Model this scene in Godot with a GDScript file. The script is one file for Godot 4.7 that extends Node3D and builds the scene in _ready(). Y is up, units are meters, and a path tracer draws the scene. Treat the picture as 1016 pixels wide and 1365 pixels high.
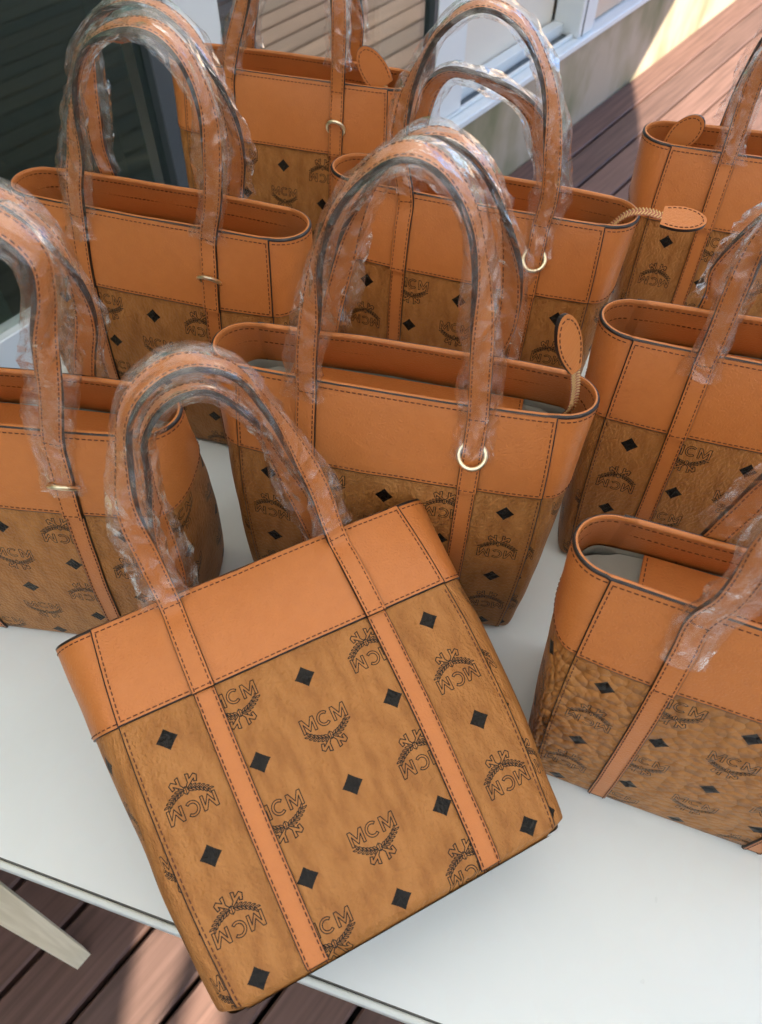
extends Node3D

# Metres, y up. The deck is y = 0, the table top is y = TOP.
const TOP := 0.74
const BAG_H := 0.25
const BAND_Y := 0.1811
const TILE := Vector2(0.19, 0.0744)
const WALL_TURN := 0.9094

var rng := RandomNumberGenerator.new()
var soft := FastNoiseLite.new()
var crease := FastNoiseLite.new()
var names := {}
var M := {}
var canvas_mat: Material
var dent := 0.0014
var noise_at := Vector3.ZERO


func _ready() -> void:
	rng.seed = 7
	camera_and_light()
	materials()
	build_ground()
	build_deck()
	build_house()
	build_canopy()
	build_tree()
	build_table()
	build_chair()
	build_bags()


# ---------------------------------------------------------------- camera, sky, sun

func camera_and_light() -> void:
	var cam := Camera3D.new()
	cam.name = "camera"
	cam.fov = 67.6
	cam.near = 0.02
	cam.far = 900.0
	cam.transform = Transform3D(Basis(Vector3(0.99991, 0.00803, -0.01089), Vector3(-0.01353, 0.59317, -0.80496), Vector3(0.0, 0.80504, 0.59323)), Vector3(0, TOP + 0.63875, 0))
	add_child(cam)
	cam.current = true
	var sky_mat := ProceduralSkyMaterial.new()
	sky_mat.sky_top_color = Color(0.42, 0.60, 0.86)
	sky_mat.sky_horizon_color = Color(0.80, 0.86, 0.88)
	sky_mat.sky_curve = 0.16
	sky_mat.ground_bottom_color = Color(0.25, 0.24, 0.2)
	sky_mat.ground_horizon_color = Color(0.6, 0.62, 0.6)
	sky_mat.sky_energy_multiplier = 0.85
	var sky := Sky.new()
	sky.sky_material = sky_mat
	var env := Environment.new()
	env.background_mode = Environment.BG_SKY
	env.sky = sky
	env.tonemap_mode = Environment.TONE_MAPPER_LINEAR
	env.tonemap_exposure = 3.4
	env.sdfgi_enabled = true
	env.ssao_enabled = true
	env.ssil_enabled = true
	var we := WorldEnvironment.new()
	we.name = "world_environment"
	we.environment = env
	var lens := CameraAttributesPhysical.new()
	lens.frustum_focal_length = 5.6
	lens.exposure_aperture = 2.2
	lens.frustum_focus_distance = 0.62
	we.camera_attributes = lens
	add_child(we)
	var sun := DirectionalLight3D.new()
	sun.name = "sun"
	sun.light_color = Color(1.0, 0.94, 0.86)
	sun.light_energy = 1.6
	sun.light_angular_distance = 0.5
	sun.shadow_enabled = true
	var s := sun_dir()
	sun.look_at_from_position(s * 10.0, Vector3.ZERO, Vector3.UP)
	add_child(sun)


func sun_dir() -> Vector3:
	var el := deg_to_rad(52.0)
	var flat := Vector3(0.676, 0, 0.737).normalized()
	return flat * cos(el) + Vector3.UP * sin(el)


# ---------------------------------------------------------------- naming

func numbered(called: String, parent: Node) -> String:
	var key := str(parent.get_instance_id()) + called
	var n: int = names.get(key, 0)
	names[key] = n + 1
	return called if n == 0 else "%s_%03d" % [called, n]


func put(node: Node3D, called: String, parent: Node = self) -> Node3D:
	node.name = numbered(called, parent)
	parent.add_child(node, true)
	return node


func tag(o: Node, label := "", category := "", group := "", kind := "") -> void:
	if label: o.set_meta("label", label)
	if category: o.set_meta("category", category)
	if group: o.set_meta("group", group)
	if kind: o.set_meta("kind", kind)


# ---------------------------------------------------------------- mesh building

class Acc:
	var v := PackedVector3Array()
	var n := PackedVector3Array()
	var uv := PackedVector2Array()
	var uv2 := PackedVector2Array()
	var ix := PackedInt32Array()

	# rows of points; the front is on the side of (along a row) x (to the next row)
	func grid(rows: Array, uvs: Array = [], uv2s: Array = [], flip := false) -> void:
		var h := rows.size()
		var w: int = rows[0].size()
		var base := v.size()
		for j in h:
			for i in w:
				var p: Vector3 = rows[j][i]
				var du: Vector3 = rows[j][mini(i + 1, w - 1)] - rows[j][maxi(i - 1, 0)]
				var dv: Vector3 = rows[mini(j + 1, h - 1)][i] - rows[maxi(j - 1, 0)][i]
				var nn := du.cross(dv).normalized()
				if nn == Vector3.ZERO: nn = Vector3.UP
				v.push_back(p)
				n.push_back(-nn if flip else nn)
				uv.push_back(uvs[j][i] if uvs else Vector2(float(i) / w, float(j) / h))
				uv2.push_back(uv2s[j][i] if uv2s else Vector2(p.x, p.y))
		for j in h - 1:
			for i in w - 1:
				var a := base + j * w + i
				if flip:
					ix.append_array([a, a + 1, a + w, a + 1, a + w + 1, a + w])
				else:
					ix.append_array([a, a + w, a + 1, a + 1, a + w, a + w + 1])

	# one flat triangle or quad, a b c (d) anticlockwise as seen from its front
	func poly(pts: Array, nn := Vector3.ZERO, us: Array = []) -> void:
		if nn == Vector3.ZERO:
			nn = (pts[1] - pts[0]).cross(pts[2] - pts[0]).normalized()
		var base := v.size()
		for k in pts.size():
			v.push_back(pts[k])
			n.push_back(nn)
			uv.push_back(us[k] if us else Vector2(pts[k].x + pts[k].z * 0.37, pts[k].y + pts[k].z * 0.93))
			uv2.push_back(Vector2(pts[k].x, pts[k].y + pts[k].z))
		for k in range(1, pts.size() - 1):
			ix.append_array([base, base + k + 1, base + k])

	# chamfered box between two corners
	func box(a: Vector3, b: Vector3, c := 0.0, t := Transform3D()) -> void:
		var m := (a + b) * 0.5
		var s := (b - a).abs() * 0.5
		c = minf(c, minf(s.x, minf(s.y, s.z)) * 0.45)
		for ax in 3:
			for sg in [-1.0, 1.0]:
				var e := Vector3.ZERO
				e[ax] = sg
				var i1 := (ax + 1) % 3
				var i2 := (ax + 2) % 3
				var q := []
				for k in [[-1, -1], [1, -1], [1, 1], [-1, 1]]:
					var p := m
					p[ax] += sg * s[ax]
					p[i1] += k[0] * (s[i1] - c)
					p[i2] += k[1] * (s[i2] - c)
					q.append(t * p)
				if sg < 0: q.reverse()
				poly(q)
		if c <= 0.0: return
		for ax in 3:
			var i1 := (ax + 1) % 3
			var i2 := (ax + 2) % 3
			for s1 in [-1.0, 1.0]:
				for s2 in [-1.0, 1.0]:
					var q := []
					for k in [[-1, 0], [1, 0], [1, 1], [-1, 1]]:
						var p := m
						p[ax] += k[0] * (s[ax] - c)
						p[i1] += s1 * (s[i1] - (c if k[1] == 0 else 0.0))
						p[i2] += s2 * (s[i2] - (0.0 if k[1] == 0 else c))
						q.append(t * p)
					if s1 * s2 > 0: q.reverse()
					poly(q)
		for sx in [-1.0, 1.0]:
			for sy in [-1.0, 1.0]:
				for sz in [-1.0, 1.0]:
					var q := [t * (m + Vector3(sx * s.x, sy * (s.y - c), sz * (s.z - c))), t * (m + Vector3(sx * (s.x - c), sy * s.y, sz * (s.z - c))), t * (m + Vector3(sx * (s.x - c), sy * (s.y - c), sz * s.z))]
					if sx * sy * sz < 0: q.reverse()
					poly(q)


func mesh_of(parts: Array) -> ArrayMesh:
	var m := ArrayMesh.new()
	for p in parts:
		var a: Acc = p[0]
		if a.ix.is_empty(): continue
		var arr := []
		arr.resize(Mesh.ARRAY_MAX)
		arr[Mesh.ARRAY_VERTEX] = a.v
		arr[Mesh.ARRAY_NORMAL] = a.n
		arr[Mesh.ARRAY_TEX_UV] = a.uv
		arr[Mesh.ARRAY_TEX_UV2] = a.uv2
		arr[Mesh.ARRAY_INDEX] = a.ix
		m.add_surface_from_arrays(Mesh.PRIMITIVE_TRIANGLES, arr)
		m.surface_set_material(m.get_surface_count() - 1, p[1])
	return m


func build(parts: Array, called: String, parent: Node = self) -> MeshInstance3D:
	var o := MeshInstance3D.new()
	o.mesh = mesh_of(parts)
	put(o, called, parent)
	return o


func block(called: String, a: Vector3, b: Vector3, m: Material, parent: Node, c := 0.002) -> MeshInstance3D:
	var acc := Acc.new()
	acc.box(a, b, c)
	return build([[acc, m]], called, parent)


# ---------------------------------------------------------------- materials

func noise_tex(freq: float, w: int, h: int, kind := FastNoiseLite.TYPE_SIMPLEX_SMOOTH, octaves := 4, sd := 1, ramp: Gradient = null) -> NoiseTexture2D:
	var f := FastNoiseLite.new()
	f.noise_type = kind
	f.frequency = freq
	f.seed = sd
	f.fractal_octaves = octaves
	if kind == FastNoiseLite.TYPE_CELLULAR:
		f.cellular_return_type = FastNoiseLite.RETURN_DISTANCE2_SUB
		f.domain_warp_enabled = true
		f.domain_warp_amplitude = 22.0
		f.domain_warp_frequency = 0.02
		f.fractal_type = FastNoiseLite.FRACTAL_NONE if octaves == 1 else FastNoiseLite.FRACTAL_FBM
	var t := NoiseTexture2D.new()
	t.width = w
	t.height = h
	t.seamless = true
	t.noise = f
	if ramp: t.color_ramp = ramp
	return t


func ramp_of(stops: Array) -> Gradient:
	var g := Gradient.new()
	var o := PackedFloat32Array()
	var c := PackedColorArray()
	for s in stops:
		o.push_back(s[0])
		c.push_back(s[1])
	g.offsets = o
	g.colors = c
	return g


func lin(r: float, g: float, b: float, a := 1.0) -> Color:
	var c := Color(r, g, b).linear_to_srgb()
	c.a = a
	return c


func plain(c: Color, rough := 0.6, metal := 0.0) -> StandardMaterial3D:
	var m := StandardMaterial3D.new()
	m.albedo_color = c
	m.roughness = rough
	m.metallic = metal
	return m


func materials() -> void:
	soft.noise_type = FastNoiseLite.TYPE_SIMPLEX_SMOOTH
	soft.frequency = 1.0
	soft.fractal_octaves = 2
	soft.seed = 5
	crease.noise_type = FastNoiseLite.TYPE_SIMPLEX
	crease.frequency = 1.0
	crease.fractal_octaves = 3
	crease.fractal_type = FastNoiseLite.FRACTAL_RIDGED
	crease.seed = 11
	var pebble := noise_tex(0.021, 1280, 512, FastNoiseLite.TYPE_CELLULAR, 1, 3)
	var pf := pebble.noise as FastNoiseLite
	pf.cellular_return_type = FastNoiseLite.RETURN_DISTANCE
	pf.cellular_distance_function = FastNoiseLite.DISTANCE_EUCLIDEAN_SQUARED
	pf.domain_warp_amplitude = 14.0
	var wrinkle := noise_tex(0.045, 1280, 340, FastNoiseLite.TYPE_SIMPLEX_SMOOTH, 5, 9)
	var mottle := noise_tex(0.022, 512, 512, FastNoiseLite.TYPE_SIMPLEX_SMOOTH, 6, 21, ramp_of([[0.2, Color(0.89, 0.86, 0.82)], [0.5, Color(0.96, 0.945, 0.92)], [0.8, Color(1, 1, 1)]]))
	var print_tex := print_texture()
	for k in 2:
		var m := plain(lin(0.415, 0.185, 0.054), 0.45)
		m.albedo_texture = print_tex
		m.detail_enabled = true
		m.detail_blend_mode = BaseMaterial3D.BLEND_MODE_MUL
		m.detail_uv_layer = BaseMaterial3D.DETAIL_UV_2
		m.detail_albedo = mottle
		m.uv2_scale = Vector3(6.5, 4.0, 1.0)
		m.heightmap_enabled = true
		m.heightmap_texture = wrinkle if k == 0 else pebble
		m.heightmap_scale = 0.11 if k == 0 else 0.44
		m.heightmap_flip_texture = k == 1
		m.metallic_specular = 0.36
		M["canvas" if k == 0 else "pebbled_canvas"] = m
	var grain := noise_tex(0.045, 512, 512, FastNoiseLite.TYPE_CELLULAR, 2, 31)
	var tone := noise_tex(0.008, 512, 512, FastNoiseLite.TYPE_SIMPLEX_SMOOTH, 4, 41, ramp_of([[0.2, Color(0.985, 0.98, 0.975)], [0.8, Color(1, 1, 1)]]))
	var l := plain(lin(0.53, 0.185, 0.047), 0.38)
	l.albedo_texture = tone
	l.uv1_scale = Vector3(16, 16, 16)
	l.heightmap_enabled = true
	l.heightmap_texture = grain
	l.heightmap_scale = 0.028
	l.metallic_specular = 0.48
	M.leather = l
	M.edge = plain(lin(0.018, 0.013, 0.013), 0.4)
	M.thread = plain(lin(0.10, 0.028, 0.010), 0.7)
	var lining := plain(lin(0.46, 0.48, 0.43), 0.9)
	lining.heightmap_enabled = true
	lining.heightmap_texture = grain
	lining.heightmap_scale = 0.03
	lining.uv1_scale = Vector3(2, 20, 1)
	M.lining = lining
	M.gold = plain(lin(0.86, 0.78, 0.55), 0.28, 1.0)
	M.tape = plain(lin(0.42, 0.16, 0.10), 0.8)
	var film := plain(Color(0.98, 0.98, 1.0, 0.004), 0.04)
	film.transparency = BaseMaterial3D.TRANSPARENCY_ALPHA
	film.metallic_specular = 0.52
	film.heightmap_enabled = true
	film.heightmap_texture = noise_tex(0.011, 512, 512, FastNoiseLite.TYPE_CELLULAR, 1, 77)
	film.heightmap_scale = 0.45
	film.uv1_scale = Vector3(14, 8, 1)
	M.film = film
	# the second skin of the crumpled sleeve: clear, with a hard gloss
	var gloss := plain(lin(1.0, 1.0, 1.0, 0.09), 0.03, 1.0)
	var blank := Image.create(4, 4, false, Image.FORMAT_RGB8)
	blank.fill(Color.WHITE)
	gloss.albedo_texture = ImageTexture.create_from_image(blank)
	gloss.transparency = BaseMaterial3D.TRANSPARENCY_ALPHA
	gloss.heightmap_enabled = true
	gloss.heightmap_texture = film.heightmap_texture
	gloss.heightmap_scale = 0.5
	gloss.uv1_scale = film.uv1_scale
	M.gloss_film = gloss
	var white := plain(lin(0.74, 0.82, 0.85), 0.32)
	var smear := noise_tex(0.006, 512, 512, FastNoiseLite.TYPE_SIMPLEX_SMOOTH, 5, 51, ramp_of([[0.1, Color(0.975, 0.98, 0.98)], [0.9, Color(1, 1, 1)]]))
	white.albedo_texture = smear
	white.roughness = 1.0
	white.roughness_texture = noise_tex(0.012, 512, 512, FastNoiseLite.TYPE_SIMPLEX_SMOOTH, 5, 52, ramp_of([[0.1, Color(0.27, 0.27, 0.27)], [0.9, Color(0.38, 0.38, 0.38)]]))
	M.table = white
	M.teeth = plain(lin(0.62, 0.43, 0.20), 0.35, 0.7)
	M.table_edge = plain(lin(0.62, 0.68, 0.66), 0.4)
	M.table_gap = plain(lin(0.12, 0.13, 0.13), 0.7)
	M.table_leg = plain(lin(0.6, 0.62, 0.62), 0.4)
	var grain_ramp := ramp_of([[0.15, Color(0.80, 0.79, 0.78)], [0.5, Color(0.92, 0.91, 0.90)], [0.85, Color(1, 1, 1)]])
	for k in 4:
		var base: Color = [lin(0.152, 0.083, 0.064), lin(0.133, 0.074, 0.058), lin(0.168, 0.095, 0.074), lin(0.120, 0.069, 0.055)][k]
		var w := plain(base, 0.62)
		w.albedo_texture = noise_tex(0.02, 256, 512, FastNoiseLite.TYPE_SIMPLEX_SMOOTH, 5, 60 + k, grain_ramp)
		w.uv1_scale = Vector3(0.5, 5, 1)
		w.heightmap_enabled = true
		w.heightmap_texture = w.albedo_texture
		w.heightmap_scale = 0.02
		M["wood_%d" % k] = w
	var pale := plain(lin(0.60, 0.50, 0.33), 0.7)
	pale.albedo_texture = noise_tex(0.02, 256, 256, FastNoiseLite.TYPE_SIMPLEX_SMOOTH, 5, 70, ramp_of([[0.2, Color(0.94, 0.93, 0.91)], [0.8, Color(1, 1, 1)]]))
	pale.uv1_scale = Vector3(12, 1.2, 1)
	pale.albedo_color = lin(0.80, 0.71, 0.50)
	M.pale_wood = pale
	var stucco := plain(lin(0.42, 0.345, 0.26), 0.9)
	stucco.albedo_texture = noise_tex(0.007, 512, 512, FastNoiseLite.TYPE_SIMPLEX_SMOOTH, 5, 80, ramp_of([[0.15, Color(0.72, 0.77, 0.66)], [0.45, Color(0.90, 0.91, 0.86)], [0.7, Color(1, 1, 1)]]))
	stucco.uv1_triplanar = true
	stucco.uv1_scale = Vector3(0.9, 0.5, 0.9)
	M.stucco = stucco
	var peach := plain(lin(0.62, 0.48, 0.37), 0.9)
	M.peach = peach
	M.frame = plain(lin(0.70, 0.76, 0.78), 0.35)
	M.frame_dark = plain(lin(0.06, 0.075, 0.085), 0.4)
	var glass := plain(lin(0.64, 0.76, 0.68, 0.5), 0.015, 1.0)
	var white_image := Image.create(4, 4, false, Image.FORMAT_RGB8)
	white_image.fill(Color.WHITE)
	glass.albedo_texture = ImageTexture.create_from_image(white_image)
	glass.transparency = BaseMaterial3D.TRANSPARENCY_ALPHA
	M.glass = glass
	var clear := glass.duplicate()
	clear.albedo_color = lin(0.36, 0.58, 0.42, 0.18)
	M.dark_glass = clear
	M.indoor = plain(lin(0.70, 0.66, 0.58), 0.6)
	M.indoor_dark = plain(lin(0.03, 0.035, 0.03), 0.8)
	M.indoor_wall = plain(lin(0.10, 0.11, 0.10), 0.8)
	var cloth := plain(lin(0.93, 0.93, 0.91), 0.9)
	cloth.backlight_enabled = true
	cloth.backlight = Color(1.0, 1.0, 0.98)
	M.cloth = cloth
	M.soil = plain(lin(0.02, 0.018, 0.015), 0.95)
	var lawn := plain(lin(0.06, 0.10, 0.03), 0.95)
	lawn.albedo_texture = noise_tex(0.02, 512, 512, FastNoiseLite.TYPE_SIMPLEX_SMOOTH, 5, 90, grain_ramp)
	lawn.uv1_scale = Vector3(200, 200, 1)
	M.lawn = lawn
	M.bark = plain(lin(0.10, 0.075, 0.055), 0.9)
	var leaf := plain(lin(0.06, 0.12, 0.03), 0.5)
	leaf.backlight_enabled = true
	leaf.backlight = Color(0.5, 0.6, 0.3)
	M.leaf = leaf


# The printed canvas: columns of diamonds and of letters over a laurel, two columns upright and two turned round.
var cov := PackedFloat32Array()
const TW := 1280
const TH := 512


func ink(x: int, y: int, a: float) -> void:
	var k := posmod(y, TH) * TW + posmod(x, TW)
	cov[k] = maxf(cov[k], a)


func stroke(pts: Array, wide: float, a: float) -> void:
	for i in pts.size() - 1:
		var p: Vector2 = pts[i]
		var q: Vector2 = pts[i + 1]
		var r := wide * 0.5 + 1.0
		var d := q - p
		var dd := maxf(d.length_squared(), 1e-6)
		for y in range(floori(minf(p.y, q.y) - r), ceili(maxf(p.y, q.y) + r) + 1):
			for x in range(floori(minf(p.x, q.x) - r), ceili(maxf(p.x, q.x) + r) + 1):
				var w := Vector2(x, y) - p
				var t := clampf(w.dot(d) / dd, 0.0, 1.0)
				var c := clampf(wide * 0.5 + 0.5 - (w - d * t).length(), 0.0, 1.0)
				if c > 0.0: ink(x, y, c * a)


func fill_poly(pts: PackedVector2Array, a: float) -> void:
	var lo := pts[0]
	var hi := pts[0]
	for p in pts:
		lo = lo.min(p)
		hi = hi.max(p)
	for y in range(floori(lo.y), ceili(hi.y) + 1):
		for x in range(floori(lo.x), ceili(hi.x) + 1):
			if Geometry2D.is_point_in_polygon(Vector2(x, y), pts): ink(x, y, a)


func print_texture() -> ImageTexture:
	cov.resize(TW * TH)
	cov.fill(0.0)
	var sx := TW / (TILE.x * 1000.0)   # pixels per millimetre
	var sy := TH / (TILE.y * 1000.0)
	for col in 4:
		var odd := col % 2 == 1
		var cx := col * TW / 4.0
		var dy := TH * (0.5 if odd else 0.0)
		var ly := TH * (0.0 if odd else 0.5)
		var diamond := PackedVector2Array()
		for k in 4:
			var a: Vector2 = [Vector2(-7.2, 0), Vector2(0, -7), Vector2(7.2, 0), Vector2(0, 7)][k]
			var b: Vector2 = [Vector2(0, -7), Vector2(7.2, 0), Vector2(0, 7), Vector2(-7.2, 0)][k]
			for t in 6:
				var f := t / 6.0
				var p: Vector2 = a.lerp(b, f) * (1.0 - 0.05 * sin(f * PI))
				diamond.push_back(Vector2(cx + p.x * sx, dy + p.y * sy))
		fill_poly(diamond, 0.96)
		var turned := -1.0 if col in [1, 2] else 1.0
		var at := func(x: float, y: float) -> Vector2: return Vector2(cx + x * sx * turned, ly + y * sy * turned)
		var to_all := func(raw: Array, ox: float, oy: float, flip := 1.0) -> Array:
			var o := []
			for p in raw: o.append(at.call(ox + p[0] * flip, oy + p[1]))
			return o
		var w := 3.7
		# letters, outlined, 9.5 mm high; y grows downwards, text from y = -12 to -3
		var em := [[0, 9.2], [0, 0], [1.9, 0], [4.8, 5.6], [7.7, 0], [9.6, 0], [9.6, 9.2], [7.9, 9.2], [7.9, 3.2], [4.8, 8.9], [1.7, 3.2], [1.7, 9.2], [0, 9.2]]
		stroke(to_all.call(em, -15.6, -12.2), w, 1.0)
		stroke(to_all.call(em, 6.0, -12.2), w, 1.0)
		var ring := []
		for k in 15: ring.append([cos(deg_to_rad(48 + k * 264.0 / 14)) * 4.6, -sin(deg_to_rad(48 + k * 264.0 / 14)) * 4.8])
		for k in 15: ring.append([cos(deg_to_rad(312 - k * 264.0 / 14)) * 3.0, -sin(deg_to_rad(312 - k * 264.0 / 14)) * 3.2])
		ring.append(ring[0])
		stroke(to_all.call(ring, 0.2, -7.6), w, 1.0)
		# laurel: two leafy branches
		for sd in [-1.0, 1.0]:
			var n := 6
			var spine := func(f: float) -> Vector2: return Vector2(1.0 + f * 13.6, 4.4 - 6.4 * f * f - 0.4 * f)
			for k in n:
				var f := float(k) / n
				var c: Vector2 = spine.call(f)
				var dir: Vector2 = (spine.call(f + 0.05) - c).normalized()
				var nor := Vector2(-dir.y, dir.x)
				for e in [-1.0, 1.0]:
					var leaf := []
					var fat := lerpf(1.05, 0.85, f)
					for q in 9:
						var u := q / 8.0
						var pp: Vector2 = c + dir * (u * 3.5) + nor * e * fat * (1.9 * sin(u * PI * 0.55) * (0.35 + 0.65 * u) + 0.75 * sin(u * PI))
						leaf.append([pp.x, pp.y])
					for q in 9:
						var u := 1.0 - q / 8.0
						var pp: Vector2 = c + dir * (u * 3.5) + nor * e * fat * (1.9 * sin(u * PI * 0.55) * (0.35 + 0.65 * u) - 0.62 * sin(u * PI))
						leaf.append([pp.x, pp.y])
					stroke(to_all.call(leaf, 0, 0, sd), 3.3, 1.0)
			var tail := [[0.6, 5.6], [2.4, 8.0], [2.4, 13.2], [4.4, 12.6], [4.0, 9.6], [7.2, 11.8], [9.0, 10.2], [7.9, 6.6], [6.2, 7.1], [6.7, 8.9], [3.4, 6.4], [1.6, 5.0]]
			stroke(to_all.call(tail, 0, 0, sd), 4.0, 1.0)
		var knot := []
		for k in 13: knot.append([cos(k * TAU / 12) * 1.7, sin(k * TAU / 12) * 2.3])
		stroke(to_all.call(knot, 0, 3.9), w, 0.88)
		stroke(to_all.call([[0, 1.2], [0, 6.4]], 0, 0), w, 0.8)
	var data := PackedByteArray()
	data.resize(TW * TH * 3)
	for k in TW * TH:
		var c := 1.0 - cov[k]
		data[k * 3] = int(255.0 * (0.10 + 0.90 * c))
		data[k * 3 + 1] = int(255.0 * (0.165 + 0.835 * c))
		data[k * 3 + 2] = int(255.0 * (0.30 + 0.70 * c))
	return ImageTexture.create_from_image(Image.create_from_data(TW, TH, false, Image.FORMAT_RGB8, data))


# ---------------------------------------------------------------- the place

func build_ground() -> void:
	var a := Acc.new()
	a.grid([[Vector3(-400, -0.25, 400), Vector3(400, -0.25, 400)], [Vector3(-400, -0.25, -400), Vector3(400, -0.25, -400)]], [[Vector2(0, 0), Vector2(1, 0)], [Vector2(0, 1), Vector2(1, 1)]])
	tag(build([[a, M.lawn]], "ground"), "", "", "", "structure")


func wall_frame(o: Node3D) -> void:
	o.rotation.y = WALL_TURN
	o.position = Vector3(0.78914, 0, 0.61422) * -1.16364


func build_deck() -> void:
	var deck := Node3D.new()
	put(deck, "deck")
	wall_frame(deck)
	tag(deck, "", "", "", "structure")
	var shapes := []
	for k in 4:
		var a := Acc.new()
		var c := 0.004
		var wd := 0.101
		# length along x, width along z, top at y = 0
		var prof := [Vector2(0, -0.028), Vector2(0, -c), Vector2(c, 0), Vector2(wd - c, 0), Vector2(wd, -c), Vector2(wd, -0.028)]
		var us := [0.0, 0.03, 0.04, 0.14, 0.15, 0.18]
		for i in 5:
			var p: Vector2 = prof[i]
			var q: Vector2 = prof[i + 1]
			var o := k * 0.37
			a.poly([Vector3(-5, p.y, p.x), Vector3(-5, q.y, q.x), Vector3(8.5, q.y, q.x), Vector3(8.5, p.y, p.x)], Vector3.ZERO, [Vector2(o, us[i] + o), Vector2(o, us[i + 1] + o), Vector2(o + 13.5, us[i + 1] + o), Vector2(o + 13.5, us[i] + o)])
		a.poly([Vector3(-5, -0.028, 0), Vector3(-5, -0.028, wd), Vector3(-5, 0, wd - c), Vector3(-5, 0, c)])
		a.poly([Vector3(8.5, -0.028, wd), Vector3(8.5, -0.028, 0), Vector3(8.5, 0, c), Vector3(8.5, 0, wd - c)])
		shapes.append(mesh_of([[a, M["wood_%d" % k]]]))
	for k in 52:
		var o := MeshInstance3D.new()
		o.mesh = shapes[(k * 7 + k / 3) % 4]
		o.position = Vector3(rng.randf_range(-0.8, 0.8), rng.randf_range(-0.0006, 0.0006), 0.004 + k * 0.1095)
		put(o, "plank", deck)
	block("joist_bed", Vector3(-5, -0.2, 0.01), Vector3(8.5, -0.10, 5.69), M.soil, deck)


func build_house() -> void:
	var h := Node3D.new()
	put(h, "house")
	wall_frame(h)
	tag(h, "pale house wall with white sliding glass doors above a stained plinth", "house")
	# plinth and walls
	block("plinth", Vector3(-5, -0.2, -0.3), Vector3(7, 0.283, 0), M.stucco, h, 0.006)
	block("wall", Vector3(2.60, 0.31, -0.2), Vector3(7, 2.75, -0.03), M.peach, h, 0.004)
	block("wall", Vector3(-5, 2.25, -0.2), Vector3(2.60, 2.75, -0.028), M.peach, h, 0.004)
	# sill and its tracks
	block("sill", Vector3(-5, 0.285, -0.24), Vector3(7, 0.306, 0.012), M.frame, h, 0.003)
	block("track", Vector3(-5, 0.308, -0.032), Vector3(2.493, 0.318, -0.022), M.frame, h, 0.001)
	block("track_groove", Vector3(-5, 0.307, -0.060), Vector3(2.493, 0.3085, -0.034), M.frame_dark, h, 0.0)
	block("track", Vector3(-5, 0.308, -0.098), Vector3(2.493, 0.340, -0.062), M.frame, h, 0.001)
	# fixed and sliding door leaves
	var leafs := [[-2.6, -0.9, true], [-0.9, 0.888, true], [0.912, 1.86, false]]
	for L in leafs:
		var d := Node3D.new()
		put(d, "door", h)
		var a0: float = L[0]
		var a1: float = L[1]
		var z0 := -0.066 if L[2] else -0.062
		var z1 := -0.024 if L[2] else -0.02
		var st := 0.085
		if L[2]:
			block("bottom_rail", Vector3(a0, 0.321, z0), Vector3(a1 - 0.03, 0.45, z1), M.frame, d, 0.002)
			block("stile", Vector3(a1 - 0.03, 0.321, z0), Vector3(a1 + 0.02, 2.25, z1 + 0.004), M.frame_dark, d, 0.002)
			block("pane", Vector3(a0, 0.45, -0.047), Vector3(a1 - 0.03, 2.25, -0.041), M.dark_glass, d, 0.0)
		else:
			block("stile", Vector3(a0, 0.321, z0), Vector3(a0 + 0.115, 2.25, z1), M.frame, d, 0.002)
			block("stile", Vector3(a1 - 0.135, 0.321, z0), Vector3(a1, 2.25, z1), M.frame, d, 0.002)
			block("gasket", Vector3(a1 - 0.15, 0.45, z0 + 0.01), Vector3(a1 - 0.135, 2.25, z1 - 0.003), M.frame_dark, d, 0.0)
			block("bottom_rail", Vector3(a0 + 0.115, 0.321, z0), Vector3(a1 - 0.135, 0.42, z1), M.frame, d, 0.002)
			block("pane", Vector3(a0 + 0.115, 0.42, -0.044), Vector3(a1 - 0.15, 2.25, -0.038), M.glass, d, 0.0)
	# jamb on the right of the open doorway, with its lock holes
	var jamb := block("jamb", Vector3(2.495, 0.307, -0.10), Vector3(2.595, 2.25, -0.004), M.frame, h, 0.003)
	block("rebate", Vector3(2.514, 0.309, -0.0045), Vector3(2.519, 2.25, -0.002), M.frame_dark, jamb, 0.0)
	for y in [0.43, 0.51, 0.62]:
		block("lock_hole", Vector3(2.535, y, -0.0045), Vector3(2.556, y + 0.02, -0.0025), M.frame_dark, jamb, 0.0)
	# the room inside
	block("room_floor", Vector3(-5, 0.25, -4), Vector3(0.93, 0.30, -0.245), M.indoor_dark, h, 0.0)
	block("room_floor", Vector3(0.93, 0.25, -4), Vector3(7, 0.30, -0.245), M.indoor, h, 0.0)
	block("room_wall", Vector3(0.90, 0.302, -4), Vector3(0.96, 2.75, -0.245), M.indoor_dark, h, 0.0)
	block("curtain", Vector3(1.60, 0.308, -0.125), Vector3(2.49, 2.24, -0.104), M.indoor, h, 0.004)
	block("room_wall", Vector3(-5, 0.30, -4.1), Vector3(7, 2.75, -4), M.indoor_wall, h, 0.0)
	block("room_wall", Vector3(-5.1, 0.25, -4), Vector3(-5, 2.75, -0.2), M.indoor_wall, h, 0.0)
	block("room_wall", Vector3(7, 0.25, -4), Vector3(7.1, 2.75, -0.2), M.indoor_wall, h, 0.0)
	block("ceiling", Vector3(-5.1, 2.75, -4.1), Vector3(7.1, 2.85, -0.02), M.indoor_wall, h, 0.0)


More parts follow.
